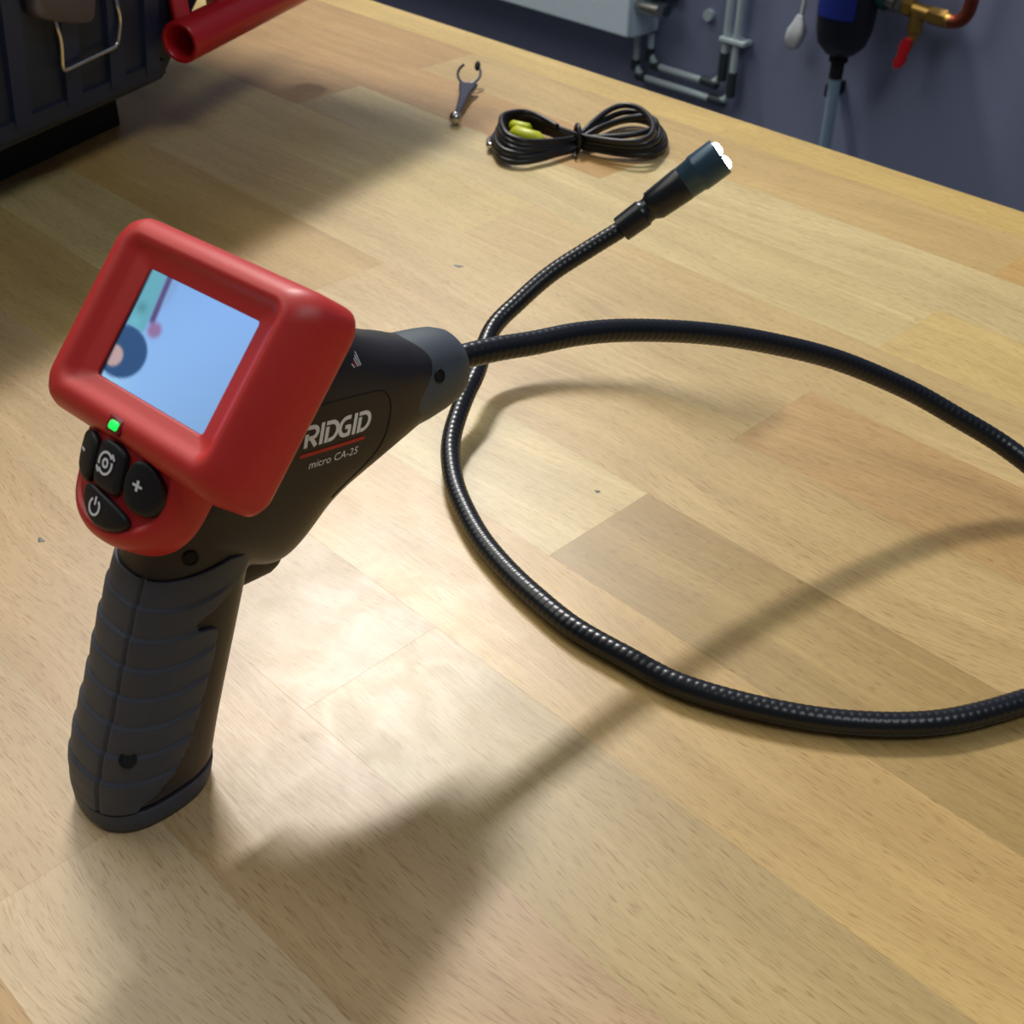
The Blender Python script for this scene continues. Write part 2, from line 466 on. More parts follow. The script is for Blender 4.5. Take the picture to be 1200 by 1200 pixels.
# --- frame of the tilted display
O = Vector((-0.0039, 0.0397, 0.1495)); U = Vector((0.9982, 0.0466, 0.0365)); Vv = Vector((-0.0586, 0.6853, 0.7259)); W = Vector((0.0088, -0.7268, 0.6868))
def P(u, v, w_): return O + U * u + Vv * v + W * w_
def rr3(hu, vt, vb, r, w_, n=10, tb=0.0):
    hy = (vt + vb) / 2; cy = (vt - vb) / 2
    return [P(x, y_ + cy, w_ + tb * (y_ < 0)) for x, y_ in rrect(hu, hy, r, n)]
hs = []
for hl, hu, vt, vb, r_, ww in [(.0395, .0410, .0268, .0280, .0060, -.0160), (.0428, .0434, .0298, .0306, .0072, -.0146), (.0438, .0446, .0306, .0313, .0072, -.0128), (.0442, .0446, .0307, .0313, .0074, -.0110),
                           (.0446, .0434, .0305, .0316, .0082, -.0040), (.0443, .0418, .0300, .0310, .0084, -.0010), (.0430, .0398, .0286, .0298, .0082, .0016), (.0408, .0378, .0268, .0280, .0074, .0036),
                           (.0380, .0360, .0250, .0258, .0062, .0045), (.0354, .0345, .0237, .0236, .0050, .0045), (.0336, .0333, .0227, .0222, .0042, .0038), (.0322, .0322, .0218, .0210, .0034, .0026),
                           (.0300, .0300, .0205, .0196, .0026, .0018), (.0262, .0262, .0182, .0178, .0018, .0010), (.0252, .0252, .0170, .0170, .0014, .0006), (.0250, .0250, .0168, .0168, .0013, -.0008)]:
    ring_ = []
    hm, cm = (hl + hu) / 2, (hu - hl) / 2
    for x_, y_ in rrect(hm, (vt + vb) / 2, r_, 10): ring_.append(P(x_ + cm, y_ + (vt - vb) / 2, ww))
    hs.append(ring_)
house = part('display_housing', *loft(hs, True, True), M['red'], sharp=60, label='chunky red display housing with a deep raised bezel')
rk = loft([rr3(a, b, c, r_, ww) for a, b, c, r_, ww in ((.0350, .0250, .0262, .008, -.0185), (.0372, .0268, .0280, .0085, -.0175), (.0385, .0275, .0288, .0085, -.0140))])
part('rear_gasket', *rk, M['body'])

# --- picture on the screen: vertex painted
import numpy as np
def picture(s, t):
    """s right 0..1, t down 0..1; blurred view of a pale tabletop with a dark rounded thing, a red dot and bezel shade painted at the left edge"""
    b = np.array([0.55, 0.73, 0.98]) * (0.94 + 0.07 * math.sin(2.1 * s + 1.4 * t)) + np.array([.03, .03, .0]) * t
    def mix(c, k):
        nonlocal b
        k = max(0., min(1., k)); b = b * (1 - k) + np.array(c) * k
    sst = lambda x: max(0., min(1., x)) ** 2 * (3 - 2 * max(0., min(1., x)))
    mix((.66, .88, 1.0), .55 * math.exp(-((s - .12) ** 2 + (t - .97) ** 2) / .02))
    e = .165 + .03 * t / .37
    mix((.42, .70, .78), sst((e - s) / .03) * sst((.53 - t) / .05))
    mix((.30, .52, .56), .6 * math.exp(-((s - .08) ** 2 + (t - .33) ** 2) / .0022))
    mix((.45, .80, .86), .7 * math.exp(-((s - .08) ** 2 + (t - .46) ** 2) / .0020))
    mix((.36, .32, .50), sst(1.25 - abs(s - (.180 + .03 * t / .37)) / .032) * sst((.44 - t) / .06))
    mix((.52, .66, .84), .6 * sst(1 - abs(s - .245) / .05) * sst((.30 - t) / .15))
    mix((.60, .42, .60), .85 * sst((1 - math.hypot((s - .265) / .085, (t - .45) / .095)) * 1.6))
    d = math.hypot((s - .095) / .235, (t - .735) / .24)
    mix((.20, .34, .52), sst((1.0 - d) / .12))
    mix((.78, .66, .66), sst((1.0 - math.hypot((s - .045) / .10, (t - .80) / .11)) / .3))
    mix((.06, .04, .10), sst((.035 - .018 * (1 - t) - s) / .014))  # left edge darkened: bezel shadow painted into the picture
    return b
NX, NY = 74, 50
V, F, C = [], [], []
for j in range(NY + 1):
    for i in range(NX + 1):
        V.append(P(-.0249 + .0498 * i / NX, .0168 - .0336 * j / NY, .0002)); c = picture(i / NX, j / NY); C.append(c)
for j in range(NY):
    for i in range(NX):
        a = j * (NX + 1) + i; F.append((a, a + NX + 1, a + NX + 2, a + 1))
scr = part('screen', V, F, None, smooth=False, sharp=None, label='lit pale blue screen showing a blurred tabletop view')
mt, nt, b = nm('screen_picture')
at = nt.nodes.new('ShaderNodeVertexColor'); at.layer_name = 'Picture'
nt.links.new(at.outputs['Color'], b.inputs['Emission Color']); b.inputs['Emission Strength'].default_value = 0.86
b.inputs['Base Color'].default_value = (.01, .01, .012, 1); b.inputs['Roughness'].default_value = .25
scr.data.materials.append(mt)
ca = scr.data.color_attributes.new('Picture', 'FLOAT_COLOR', 'POINT')
for i, c in enumerate(C):
    ca.data[i].color = tuple(float(x) ** 2.2 for x in c) + (1.0,)

# --- keypad lobe
LC, LH = -0.0030, 0.0243
LOUT = [(-.020, .0225), (-.026, .0236), (-.032, .0242), (-.038, .0243), (-.043, .0238), (-.0475, .0222), (-.0515, .0190), (-.0550, .0138), (-.0575, .0068)]
outline = [(LC + h, v) for v, h in LOUT] + [(LC, -.0582)] + [(LC - h, v) for v, h in LOUT[::-1]]
ocr = [(p.x, p.y) for p in catmull([(x, y_, 0) for x, y_ in outline], .0010)]
ocr = ocr[:-1]
def lobe_w(u, v):
    t = abs(u - LC) / LH
    return 0.0012 + min(0, (v + .030)) * .27 - .0085 * t ** 2.7
cx0, cy0 = LC, -.035
def lring(s, dw, flat=None):
    out = []
    for x, y_ in ocr:
        xx, yy = cx0 + (x - cx0) * s, cy0 + (y_ - cy0) * s
        out.append(P(xx, yy, lobe_w(xx, yy) + dw if flat is None else flat))
    return out
lr = [lring(s, d) for s, d in ((.04, -.0008), (.25, -.0008), (.45, -.0008), (.62, -.0008), (.76, -.0008), (.80, -.0006), (.825, 0.0002), (.86, .0004), (.90, .0003), (.94, -.0003), (.975, -.0014), (.995, -.0032), (1.0, -.0050))]
lr += [lring(1.0, 0, flat=-.0175), lring(.97, 0, flat=-.0185)]
part('keypad_shell', *loft(lr), M['red'], sharp=60, label='rounded red keypad lobe below the display')
pad = part('keypad_recess', *loft([lring(s, d) for s, d in ((.05, -.0006), (.25, -.0006), (.45, -.0006), (.62, -.0006), (.74, -.0006), (.785, -.0007))], True, False), M['red_pad'], label='darker red recessed keypad panel')
def button(pts, label, h=.0019):
    c = catmull([(x, y_, 0) for x, y_ in pts], .0007, closed=True)[:-1]
    cx = sum(p.x for p in c) / len(c); cy = sum(p.y for p in c) / len(c)
    rg = []
    for s, d in ((1.0, -.0012), (1.0, h * .45), (.97, h * .75), (.90, h * .93), (.80, h), (.5, h * 1.05), (.2, h * 1.08), (.03, h * 1.08)):
        rg.append([P(cx + (p.x - cx) * s, cy + (p.y - cy) * s, lobe_w(cx + (p.x - cx) * s, cy + (p.y - cy) * s) + d) for p in c])
    o = part('button', *loft(rg), M['button'], sharp=50, label=label)
    return o
def icon(strokes, btn, wd=.0007, h=.0023):
    """strokes: polylines of (u,v) drawn as thin raised ribbons on the button"""
    VF = []
    for s in strokes:
        pts = [Vector((a, b_, 0)) for a, b_ in s]; vv = []
        for i, p in enumerate(pts):
            t = (pts[min(i + 1, len(pts) - 1)] - pts[max(i - 1, 0)]).normalized(); n = Vector((-t.y, t.x, 0)) * wd / 2
            for q in (p - n, p + n):
                for dz in (0, .00015): vv.append(P(q.x, q.y, lobe_w(q.x, q.y) + h + dz - .0001))
        f = []
        for i in range(len(pts) - 1):
            a, b_ = 4 * i, 4 * i + 4
            f += [(a + 1, a + 3, b_ + 3, b_ + 1), (a, a + 1, b_ + 1, b_), (a + 2, b_ + 2, b_ + 3, a + 3)]
        VF.append((vv, f))
    V, F = merge(*VF)
    o = link_mesh('symbol', V, F, M['white'], smooth=False); o.parent = btn
    o.matrix_parent_inverse = Matrix.Identity(4)
    return o
def arc(cx, cy, r, a0, a1, n=14, ry=None):
    return [(cx + r * math.cos(math.radians(a0 + (a1 - a0) * i / n)), cy + (ry or r) * math.sin(math.radians(a0 + (a1 - a0) * i / n))) for i in range(n + 1)]
bm1 = button([(-.0208, -.0335), (-.0168, -.0314), (-.0118, -.0322), (-.0098, -.0360), (-.0100, -.0428), (-.0122, -.0450), (-.0185, -.0428), (-.0210, -.0385)], 'black minus button')
icon([[(-.0175, -.0372), (-.0148, -.0375)]], bm1)
bm2 = button([(-.0070, -.0312), (-.0025, -.0305), (.0024, -.0315), (.0036, -.0350), (.0034, -.0425), (.0010, -.0440), (-.0060, -.0438), (-.0082, -.0415), (-.0084, -.0345)], 'black image rotation button')
icon([arc(-.0030, -.0370, .0030, 40, 200), arc(-.0030, -.0370, .0030, 220, 380), arc(-.0030, -.0370, .0011, 0, 360), [(-.0008, -.0338), (.0006, -.0352)], [(-.0052, -.0402), (-.0066, -.0388)]], bm2, wd=.0007)
bm3 = button([(.0075, -.0318), (.0120, -.0312), (.0160, -.0345), (.0172, -.0395), (.0148, -.0440), (.0100, -.0450), (.0062, -.0425), (.0052, -.0365)], 'black plus button')
icon([[(.0090, -.0378), (.0120, -.0378)], [(.0105, -.0363), (.0105, -.0393)]], bm3)
bm4 = button([(-.0110, -.0462), (-.0080, -.0445), (-.0020, -.0450), (.0050, -.0462), (.0090, -.0480), (.0085, -.0510), (.0040, -.0535), (-.0020, -.0542), (-.0065, -.0528), (-.0100, -.0498)], 'black power button')
icon([arc(-.0030, -.0495, .0023, 125, 415), [(-.0030, -.0466), (-.0030, -.0490)]], bm4, wd=.0007)

# green lamp
fr = part('lamp_window', *loft([[P(-.0033 + x, -.0262 + y_, w_) for x, y_ in rrect(a, b_, r_, 4)] for a, b_, r_, w_ in ((.0034, .0024, .0010, .0000), (.0034, .0024, .0010, .0044), (.0030, .0020, .0008, .0047))]), M['clearrim'])
gl = link_mesh('status_lamp', *loft([[P(-.0031 + x, -.0264 + y_, w_) for x, y_ in rrect(a, b_, .0008, 4)] for a, b_, w_ in ((.0021, .0014, .0044), (.0019, .0012, .0050))]), M['green'])
gl.parent = fr; gl['label'] = 'small glowing green status lamp'

# --- print on the side of the body
def decal(name, polys, mat, off=.00012, thick=.00010, parent=body, xf=None, sub=1):
    """polys: list of (verts2d, faces) in text space; xf maps to (y, z)"""
    VF = []
    for v2, f in polys:
        n = len(v2); vv = []
        for a, b_ in v2:
            yy, zz = xf(a, b_); p, nn = side(yy, zz, off); vv.append(p + nn * thick)
        VF.append((vv, f))
    V, F = merge(*VF)
    o = link_mesh(name, V, F, mat, smooth=False); o.parent = parent
    o.matrix_parent_inverse = Matrix.Identity(4)
    return o
def ribbon(pts, wd):
    P2 = [Vector((a, b_)) for a, b_ in pts]; vv = []; f = []
    # densify so that the ribbon hugs the curved shell
    D = []
    for a, b_ in zip(P2[:-1], P2[1:]):
        k = max(1, int((b_ - a).length / .06))
        D += [a.lerp(b_, i / k) for i in range(k)]
    D.append(P2[-1])
    for i, p in enumerate(D):
        t = (D[min(i + 1, len(D) - 1)] - D[max(i - 1, 0)]).normalized(); n = Vector((-t.y, t.x)) * wd / 2
        vv += [tuple(p - n), tuple(p + n)]
    for i in range(len(D) - 1): f.append((2 * i, 2 * i + 1, 2 * i + 3, 2 * i + 2))
    return vv, f
# side text frame: baseline from (y .0650,z .1144) to (.0921,.1089)
B0 = Vector((0.0606, 0.1143)); BX = Vector((.0271, -.0052)); BL = BX.length; BX.normalize(); BY = Vector((-BX.y, BX.x))
def tx(scale, ox=0, oy=0, shear=.0):
    def g(a, b_):
        q = B0 + BX * ((a + b_ * shear) * scale + ox) + BY * (b_ * scale + oy); return q.x, q.y
    return g
def A2(cx, cy, rx, ry, a0, a1, n=10):
    return [(cx + rx * math.cos(math.radians(a0 + (a1 - a0) * i / n)), cy + ry * math.sin(math.radians(a0 + (a1 - a0) * i / n))) for i in range(n + 1)]
wd = .19
def letR(x): return [ribbon([(x, 0), (x, .62)], wd), ribbon([(x - .09, .905), (x + .30, .905)] + A2(x + .30, .66, .25, .245, 90, -90) + [(x + .12, .415)], wd), ribbon([(x + .24, .42), (x + .55, 0)], wd)]
def letI(x): return [ribbon([(x, 0), (x, 1)], wd)]
def letD(x): return [ribbon([(x, 0), (x, .74)], wd), ribbon([(x - .09, .905), (x + .22, .905)] + A2(x + .22, .5, .36, .405, 90, -90) + [(x + .12, .095)], wd)]
def letG(x): return [ribbon([(x + .55, .905), (x + .32, .905)] + A2(x + .32, .5, .34, .405, 90, 270) + [(x + .54, .095), (x + .54, .47), (x + .28, .47)], wd)]
logo = letR(0.05) + letI(.86) + letD(1.14) + letG(1.92 - .05) + letI(2.70) + letD(2.98)
decal('logo', logo, M['white'], xf=tx(.0070, .0046, .0004, .12))['label'] = 'white RIDGID lettering'
decal('underline', [ribbon([(-.05, 0), (3.55, 0)], .17)], M['redprint'], xf=tx(.0071, .0034, -.0020, 0))['label'] = 'red line under the lettering'
def text2d(s, size):
    cu = bpy.data.curves.new('t', 'FONT'); cu.body = s; cu.size = size; cu.resolution_u = 3
    o = bpy.data.objects.new('t', cu); COL.objects.link(o)
    me_ = bpy.data.meshes.new_from_object(o.evaluated_get(bpy.context.evaluated_depsgraph_get()))
    r = [((v.co.x, v.co.y)) for v in me_.vertices], [tuple(p.vertices) for p in me_.polygons]
    bpy.data.objects.remove(o); bpy.data.meshes.remove(me_); return r
decal('model_text', [text2d('micro CA-25', 1.0)], M['white'], xf=tx(.0037, .0066, -.0070, .15))['label'] = 'small white micro CA-25 lettering'
tri = []
for i in range(5):
    h_ = .95 - .0 * i
    tri.append(ribbon([(.22 * i, 0), (.22 * i - .28, .35 + .20 * i)], .10))
B0s = Vector((0.0885, 0.1305))
def tt(a, b_):
    q = B0s + BX * a * .0032 + BY * b_ * .0032; return q.x, q.y
decal('emblem', [tri[k2] for k2 in (0, 2, 3, 4)], M['white'], xf=tt)['label'] = 'small striped triangle emblem'
decal('emblem_stripe', [tri[1]], M['redprint'], xf=tt)
# screw holes as raised dark discs, their inner shade put into the colour
def hole(y_, z_, r, name='screw_hole', rz=1.0, pos=None):
    p, n = pos if pos else side(y_, z_, 0)
    t = n.cross(Vector((0, 0, 1))).normalized(); s = n.cross(t)
    rg = []
    for rr_, d in ((1.28, .0000), (1.18, .00035), (1.0, .00040), (.92, .00010), (.5, .00008)):
        rg.append([p + t * (r * rr_ * math.cos(2 * PI * j / 20)) + s * (r * rr_ * rz * math.sin(2 * PI * j / 20)) + n * (d + .0004) for j in range(20)])
    part(name, *loft(rg, False, True), M['hole'])
hole(.0250, .0925, .0020)
def gside(y_, z_):
    b2 = BVHTree.FromPolygons([v.co.copy() for v in grip.data.vertices], [tuple(p.vertices) for p in grip.data.polygons])
    h = b2.ray_cast(Vector((.2, y_, z_)), Vector((-1, 0, 0))); return (h[0], h[1]) if h[0] else (Vector((XC + .0197, y_, z_)), Vector((1, 0, 0)))
p_, n_ = gside(-.0070, .0310)
if n_.x < 0: n_ = -n_
hole(0, 0, .0022, pos=(p_ - n_ * .0002, n_))
b3 = BVHTree.FromPolygons(col[0], [f for f in col[1] if len(f) == 4])
h = b3.ray_cast(Vector((.2, .1236, .1128)), Vector((-1, 0, 0)))
if h[0]:
    n_ = h[1] if h[1].x > 0 else -h[1]; hole(0, 0, .0019, pos=(h[0] - n_ * .0002, n_))

# panel line around the side label area
def line_on_side(pts, r=.00022):
    c = catmull([(0, a, b_) for a, b_ in pts], .0015); q = [side(p.y, p.z, .00002)[0] for p in c]
    part('panel_line', *tube(q, r, 6), M['hole'])
line_on_side([(.058, .1270), (.076, .1246), (.092, .1212), (.0985, .1185), (.1000, .1120), (.0960, .1010), (.0880, .0940), (.076, .0885)])

# --- flexible cable (points in metres, from the barrel round the loop and up to the head)
CP = [(XC, .1380, .1048), (XC, .1480, .1044), (-.0022, .1620, .1028), (.0000, .1777, .1000), (.0035, .2003, .0968), (.0098, .2250, .0915),
      (.0205, .2560, .0828), (.0335, .2829, .0735), (.0505, .3104, .0618), (.0715, .3345, .0475), (.0900, .3480, .0365), (.1125, .3595, .0250),
          (.1400, .3590, .0160), (.1680, .3445, .0095), (.1868, .3200, .0058), (.1940, .2930, .0047), (.1912, .2670, .0047)]
# lower sweep, lying on the bench
LOW = [(0.1822, 0.2420, 0.0047), (0.1675, 0.2140, 0.0047), (0.1467, 0.1918, 0.0047), (0.1224, 0.1752, 0.0047), (0.0941, 0.1626, 0.0047), (0.0701, 0.159, 0.0047), (0.0464, 0.1569, 0.0047), (0.0241, 0.159, 0.0047), (0.004, 0.1626, 0.0047), (-0.0158, 0.1682, 0.005), (-0.0337, 0.1759, 0.0056), (-0.0503, 0.1849, 0.0066), (-0.0652, 0.1961, 0.0086), (-0.0746, 0.2058, 0.011), (-0.0823, 0.2168, 0.014), (-0.0891, 0.2285, 0.0175), (-0.0953, 0.2404, 0.0205)]
CP += LOW
CP += [(-.1122, .2670, .0265), (-.1150, .2885, .0335), (-.1130, .3090, .0425), (-.1060, .3285, .0520), (-.0985, .3450, .0608)]
path = catmull(CP, .00050)
HD = Vector((.450, .590, .575)).normalized()
RC = .00450
def crf(i):
    s = i * .0005
    def f(a):
        ph = (s / .0030 + a / (2 * PI)) % 1.0
        return RC * (1.0 - .030 * (0.5 + 0.5 * math.cos(2 * PI * ph)) ** 2)
    return f
cable = part('cable', *tube(path, RC, 18, rf=crf), M['cable'], sharp=None, label='long black ribbed flexible cable')

# --- imager head on the cable tip
H0 = path[-1]
hx = HD.cross(Vector((0, 0, 1))).normalized(); hy = hx.cross(HD)
def hr(d, r, n=36): return [H0 + HD * d + hx * (r * math.cos(2 * PI * j / n)) + hy * (r * math.sin(2 * PI * j / n)) for j in range(n)]
head = bpy.data.objects.new('imager_head', None); COL.objects.link(head); child(dev, head)
def hp(name, VF, mat, label=None):
    o = link_mesh(name, *VF, mat, autosm=40); o.parent = head
    if label: o['label'] = label
    return o
hp('ferrule', loft([hr(-.0015, .0052), hr(-.0010, .0066), hr(.0125, .0070), hr(.0135, .0062), hr(.0150, .0060), hr(.0170, .0062)]), M['cable'])
hp('coupling', loft([hr(.0165, .0064), hr(.0195, .0080), hr(.0360, .0088), hr(.0372, .0086), hr(.0375, .0074)]), M['cable'])
hp('head_barrel', loft([hr(.0345, .0070), hr(.0370, .0086), hr(.0440, .0090), hr(.0446, .0095), hr(.0460, .0096), hr(.0575, .0096), hr(.0585, .0093), hr(.0585, .0089), hr(.0578, .0086)]), M['tip'], 'blue-grey metal head')
hp('lens', loft([hr(.0576, .0028), hr(.0590, .0028), hr(.0594, .0022), hr(.0592, .0008)]), M['glassblk'])
for k2 in range(4):
    a = PI / 4 + k2 * PI / 2 + .35
    c = H0 + hx * (.0054 * math.cos(a)) + hy * (.0054 * math.sin(a))
    hp('lamp', loft([[c + HD * d + hx * (r * math.cos(2 * PI * j / 16)) + hy * (r * math.sin(2 * PI * j / 16)) for j in range(16)] for d, r in ((.0575, .0031), (.0592, .0031), (.0604, .0024), (.0610, .0008))]), M['led'], 'brightly lit white lamp')
# slotted side rail on the coupling
hp('rail', tube([H0 + HD * .018 + hy * .0072 - hx * .001, H0 + HD * .056 + hy * .0082 - hx * .001], .0011, 8), M['cable'])

# ------------------------------------------------------------------ tool case at the upper left
case = empty('tool_case', (-.70, .30, 0), 'large dark navy tool case with red tubular handle at the back left of the bench', 'tool case')
back = Vector((-.33, -.12, 0))
def cring4(a, b_, bk, n=14):
    c = [a, b_, b_ + bk, a + bk]; out = []
    for i in range(4):
        for k2 in range(n): out.append(c[i].lerp(c[(i + 1) % 4], k2 / n))
    return out
def lerp3(t, p, q): return Vector(p).lerp(Vector(q), t)
cr = []
for z, a, b_ in ((.036, (-.398, .010), (-.512, .322)), (.040, (-.389, -.001), (-.5045, .3325)), (.060, (-.386, -.004), (-.506, .349)), (.09, (-.384, -.004), (-.512, .378)), (.13, (-.382, -.004), (-.519, .420)),
                (.17, (-.380, -.004), (-.526, .470)), (.225, (-.377, -.004), (-.532, .545))):
    cr.append(cring4(Vector((*a, z)), Vector((*b_, z)), back if z > .038 else back * .97))
cs = link_mesh('case_shell', *loft(cr), M['navy'], autosm=25); child(case, cs); cs['label'] = 'dark navy ribbed case body'
fb = [cring4(Vector((-.436, .008, z)), Vector((-.548, .316, z)), Vector((-.24, -.09, 0))) for z in (0, .036)]
child(case, link_mesh('case_shade_block', *loft(fb), M['hole'], smooth=False))  # black block added under the case to deepen its shadow
LZ = []
for z, g_ in ((.225, .0), (.229, .006), (.255, .006), (.262, .0)):
    LZ.append(cring4(Vector((-.380 + g_, -.02, z)), Vector((-.535 + g_, .607 + g_, z)), Vector((-.42, -.10, 0))))
lid = link_mesh('case_lid', *loft(LZ), M['navy'], autosm=25); child(case, lid); lid['label'] = 'wider overhanging top of the case'
bv = cs.modifiers.new('b', 'BEVEL'); bv.width = .006; bv.segments = 3; bv.limit_method = 'ANGLE'; bv.angle_limit = math.radians(50)
cb = BVHTree.FromPolygons(*[x for x in loft(cr)])
CN = Vector((.9431, .3270, -.0599)); CT = Vector((-.3344, .9405, 0)).normalized()
def onface(y_, z_, off=0.0):
    """point on the case front face at bench depth y and height z"""
    h = cb.ray_cast(Vector((.3, y_, z_)), Vector((-1, 0, 0)))
    return (h[0] if h[0] else Vector((-.6, y_, z_))) + CN * off
def strip(name, y0, z0, y1, z1, wdt, off, mat):
    a, b_ = onface(y0, z0), onface(y1, z1); d = (b_ - a).normalized(); s = CN.cross(d).normalized() * wdt / 2
    V = []
    for p in (a, b_):
        for sg, o_ in ((-1, -.004), (-.8, off), (.8, off), (1, -.004)): V.append(p + s * sg + CN * o_)
    F = [(0, 1, 5, 4), (1, 2, 6, 5), (2, 3, 7, 6), (0, 3, 2, 1), (4, 5, 6, 7), (3, 0, 4, 7)]
    o = link_mesh(name, V, F, mat, smooth=False); child(case, o); return o
for yy in (.205, .247, .285, .318): strip('rib', yy, .050, yy + .006, .16, .017, .0035, M['navy2'])
strip('lower_ledge', .03, .050, .330, .050, .012, .003, M['navy'])
pl = []
for z_, r0, r1 in ((.0, 1, 1),): pass
pa = [onface(.2215, .1220, .007), onface(.2240, .1110, .007), onface(.2590, .0990, .007), onface(.2670, .1060, .007), onface(.270, .14, .007), onface(.219, .145, .007)]
pc = catmull(pa, .004, closed=True)[:-1]
ctr = sum(pc, Vector()) / len(pc)
lp = link_mesh('latch_plate', *loft([[p - CN * .008 for p in pc], [p + CN * .001 for p in pc], [ctr + (p - ctr) * .93 + CN * .003 for p in pc]]), M['plate']); child(case, lp)
wirep = [(-.4592, .2371, .1146), (-.4610, .2398, .0925), (-.4612, .2372, .0755), (-.4700, .2610, .0766), (-.4781, .2848, .0778), (-.4795, .2908, .0925), (-.4770, .2880, .1110)]
wp = []
for i, p in enumerate(wirep): wp.append(Vector(p) + CN * .003)
def fillet(pts, r=.004, n=5):
    out = [pts[0]]
    for a, b_, c in zip(pts[:-2], pts[1:-1], pts[2:]):
        p = b_ + (a - b_).normalized() * r; q = b_ + (c - b_).normalized() * r
        for k2 in range(n + 1):
            t = k2 / n; out.append(p.lerp(b_, t).lerp(b_.lerp(q, t), t))
    out.append(pts[-1]); return out
wire = link_mesh('latch_wire', *tube(fillet(wp), .0014, 10), M['steel']); child(case, wire); wire['label'] = 'bent steel latch wire'
# red tubular handle with struts
T0 = Vector((-.478, .332, .070)); TD = Vector((-.42, .907, .0)).normalized(); T1 = T0 + TD * .30
def pipe_open(a, d, L, ro, ri, seg=32):
    n = d.cross(Vector((0, 0, 1))).normalized(); b_ = n.cross(d)
    rg = lambda t, r: [a + d * t + n * (r * math.cos(2 * PI * j / seg)) + b_ * (r * math.sin(2 * PI * j / seg)) for j in range(seg)]
    return loft([rg(.09, ri), rg(.001, ri), rg(0, ri + .0008), rg(0, ro - .0008), rg(.001, ro), rg(L, ro)], True, True)
child(case, link_mesh('handle_tube', *pipe_open(T0, TD, .19, .0138, .0104), M['redtube'], autosm=40))['label'] = 'open-ended red handle tube'
def bar(a, b_, w1, w2):
    d = (b_ - a).normalized(); n = d.cross(Vector((0, 0, 1)));
    n = Vector((1, 0, 0)) if n.length < .1 else n.normalized()
    m_ = n.cross(d); rg = []
    for p in (a, b_): rg.append([p + n * (x * w1) + m_ * (y_ * w2) for x, y_ in rrect(1, 1, .35, 4)])
    return loft(rg)
child(case, link_mesh('handle_strut', *bar(T0 + TD * .010 + Vector((-.012, .004, .008)), T0 + Vector((-.044, .024, .080)), .006, .010), M['redtube'], autosm=40))
child(case, link_mesh('handle_strut', *bar(T0 + TD * .055 + Vector((-.010, .004, .008)), T0 + Vector((-.046, .055, .080)), .005, .009), M['redtube'], autosm=40))
child(case, link_mesh('handle_rail', *bar(T0 + Vector((-.046, .015, .082)), T0 + TD * .10 + Vector((-.046, .02, .082)), .009, .009), M['redtube'], autosm=40))

# ------------------------------------------------------------------ pick-up clip
clip = empty('hook_clip', (-.405, .52, 0), 'small dark metal clip with open ring jaws and round tip beside the coiled cord', 'clip')
def cpart(name, VF, mat, label=None):
    o = link_mesh(name, *VF, mat, autosm=40); child(clip, o)
    if label: o['label'] = label
cA = Vector((-.3925, .5035, .0040)); cB = Vector((-.4305, .5508, .0066)); cd_ = (cB - cA).normalized(); cn = Vector((cd_.y, -cd_.x, 0)).normalized()
rg = []
for t, h_, th in ((0, .0020, .0016), (.3, .0026, .0016), (.7, .0042, .0018), (.92, .0068, .0020), (1.0, .0072, .0018)):
    p = cA.lerp(cB, t); rg.append([p + cn * (x * h_) + Vector((0, 0, y_ * th)) for x, y_ in rrect(1, 1, .4, 4)])
cpart('stem', loft(rg), M['clip'])
ringc = Vector((-.4400, .5605, .0110))
up2 = (cd_ * .88 + Vector((0, 0, .45))).normalized()
for sg in (-1, 1):
    pts = [ringc + cn * (sg * .0088 * math.sin(math.radians(a))) - up2 * (.0105 * math.cos(math.radians(a))) for a in range(8, 146, 8)]
    cpart('jaw', tube(pts, .0011, 8), M['clip'])
tipp = ringc + cn * (.0088 * math.sin(math.radians(140))) - up2 * (.0105 * math.cos(math.radians(140)))
cpart('jaw_pad', tube([tipp - up2 * .004, tipp - up2 * .002, tipp + up2 * .002, tipp + up2 * .004], .0022, 12, rf=lambda i: (.0012, .0022, .0022, .0012)[i]), M['hole'])
bc = Vector((-.3865, .4962, .0050))
rgs = []
for k2 in range(9):
    a = -PI / 2 + PI * k2 / 8
    rgs.append([bc + Vector((max(.0003, .0048 * math.cos(a)) * math.cos(2 * PI * j / 20), max(.0003, .0048 * math.cos(a)) * math.sin(2 * PI * j / 20), .0048 * math.sin(a))) for j in range(20)])
cpart('tip_ball', loft(rgs), M['steel'], 'shiny round tip')

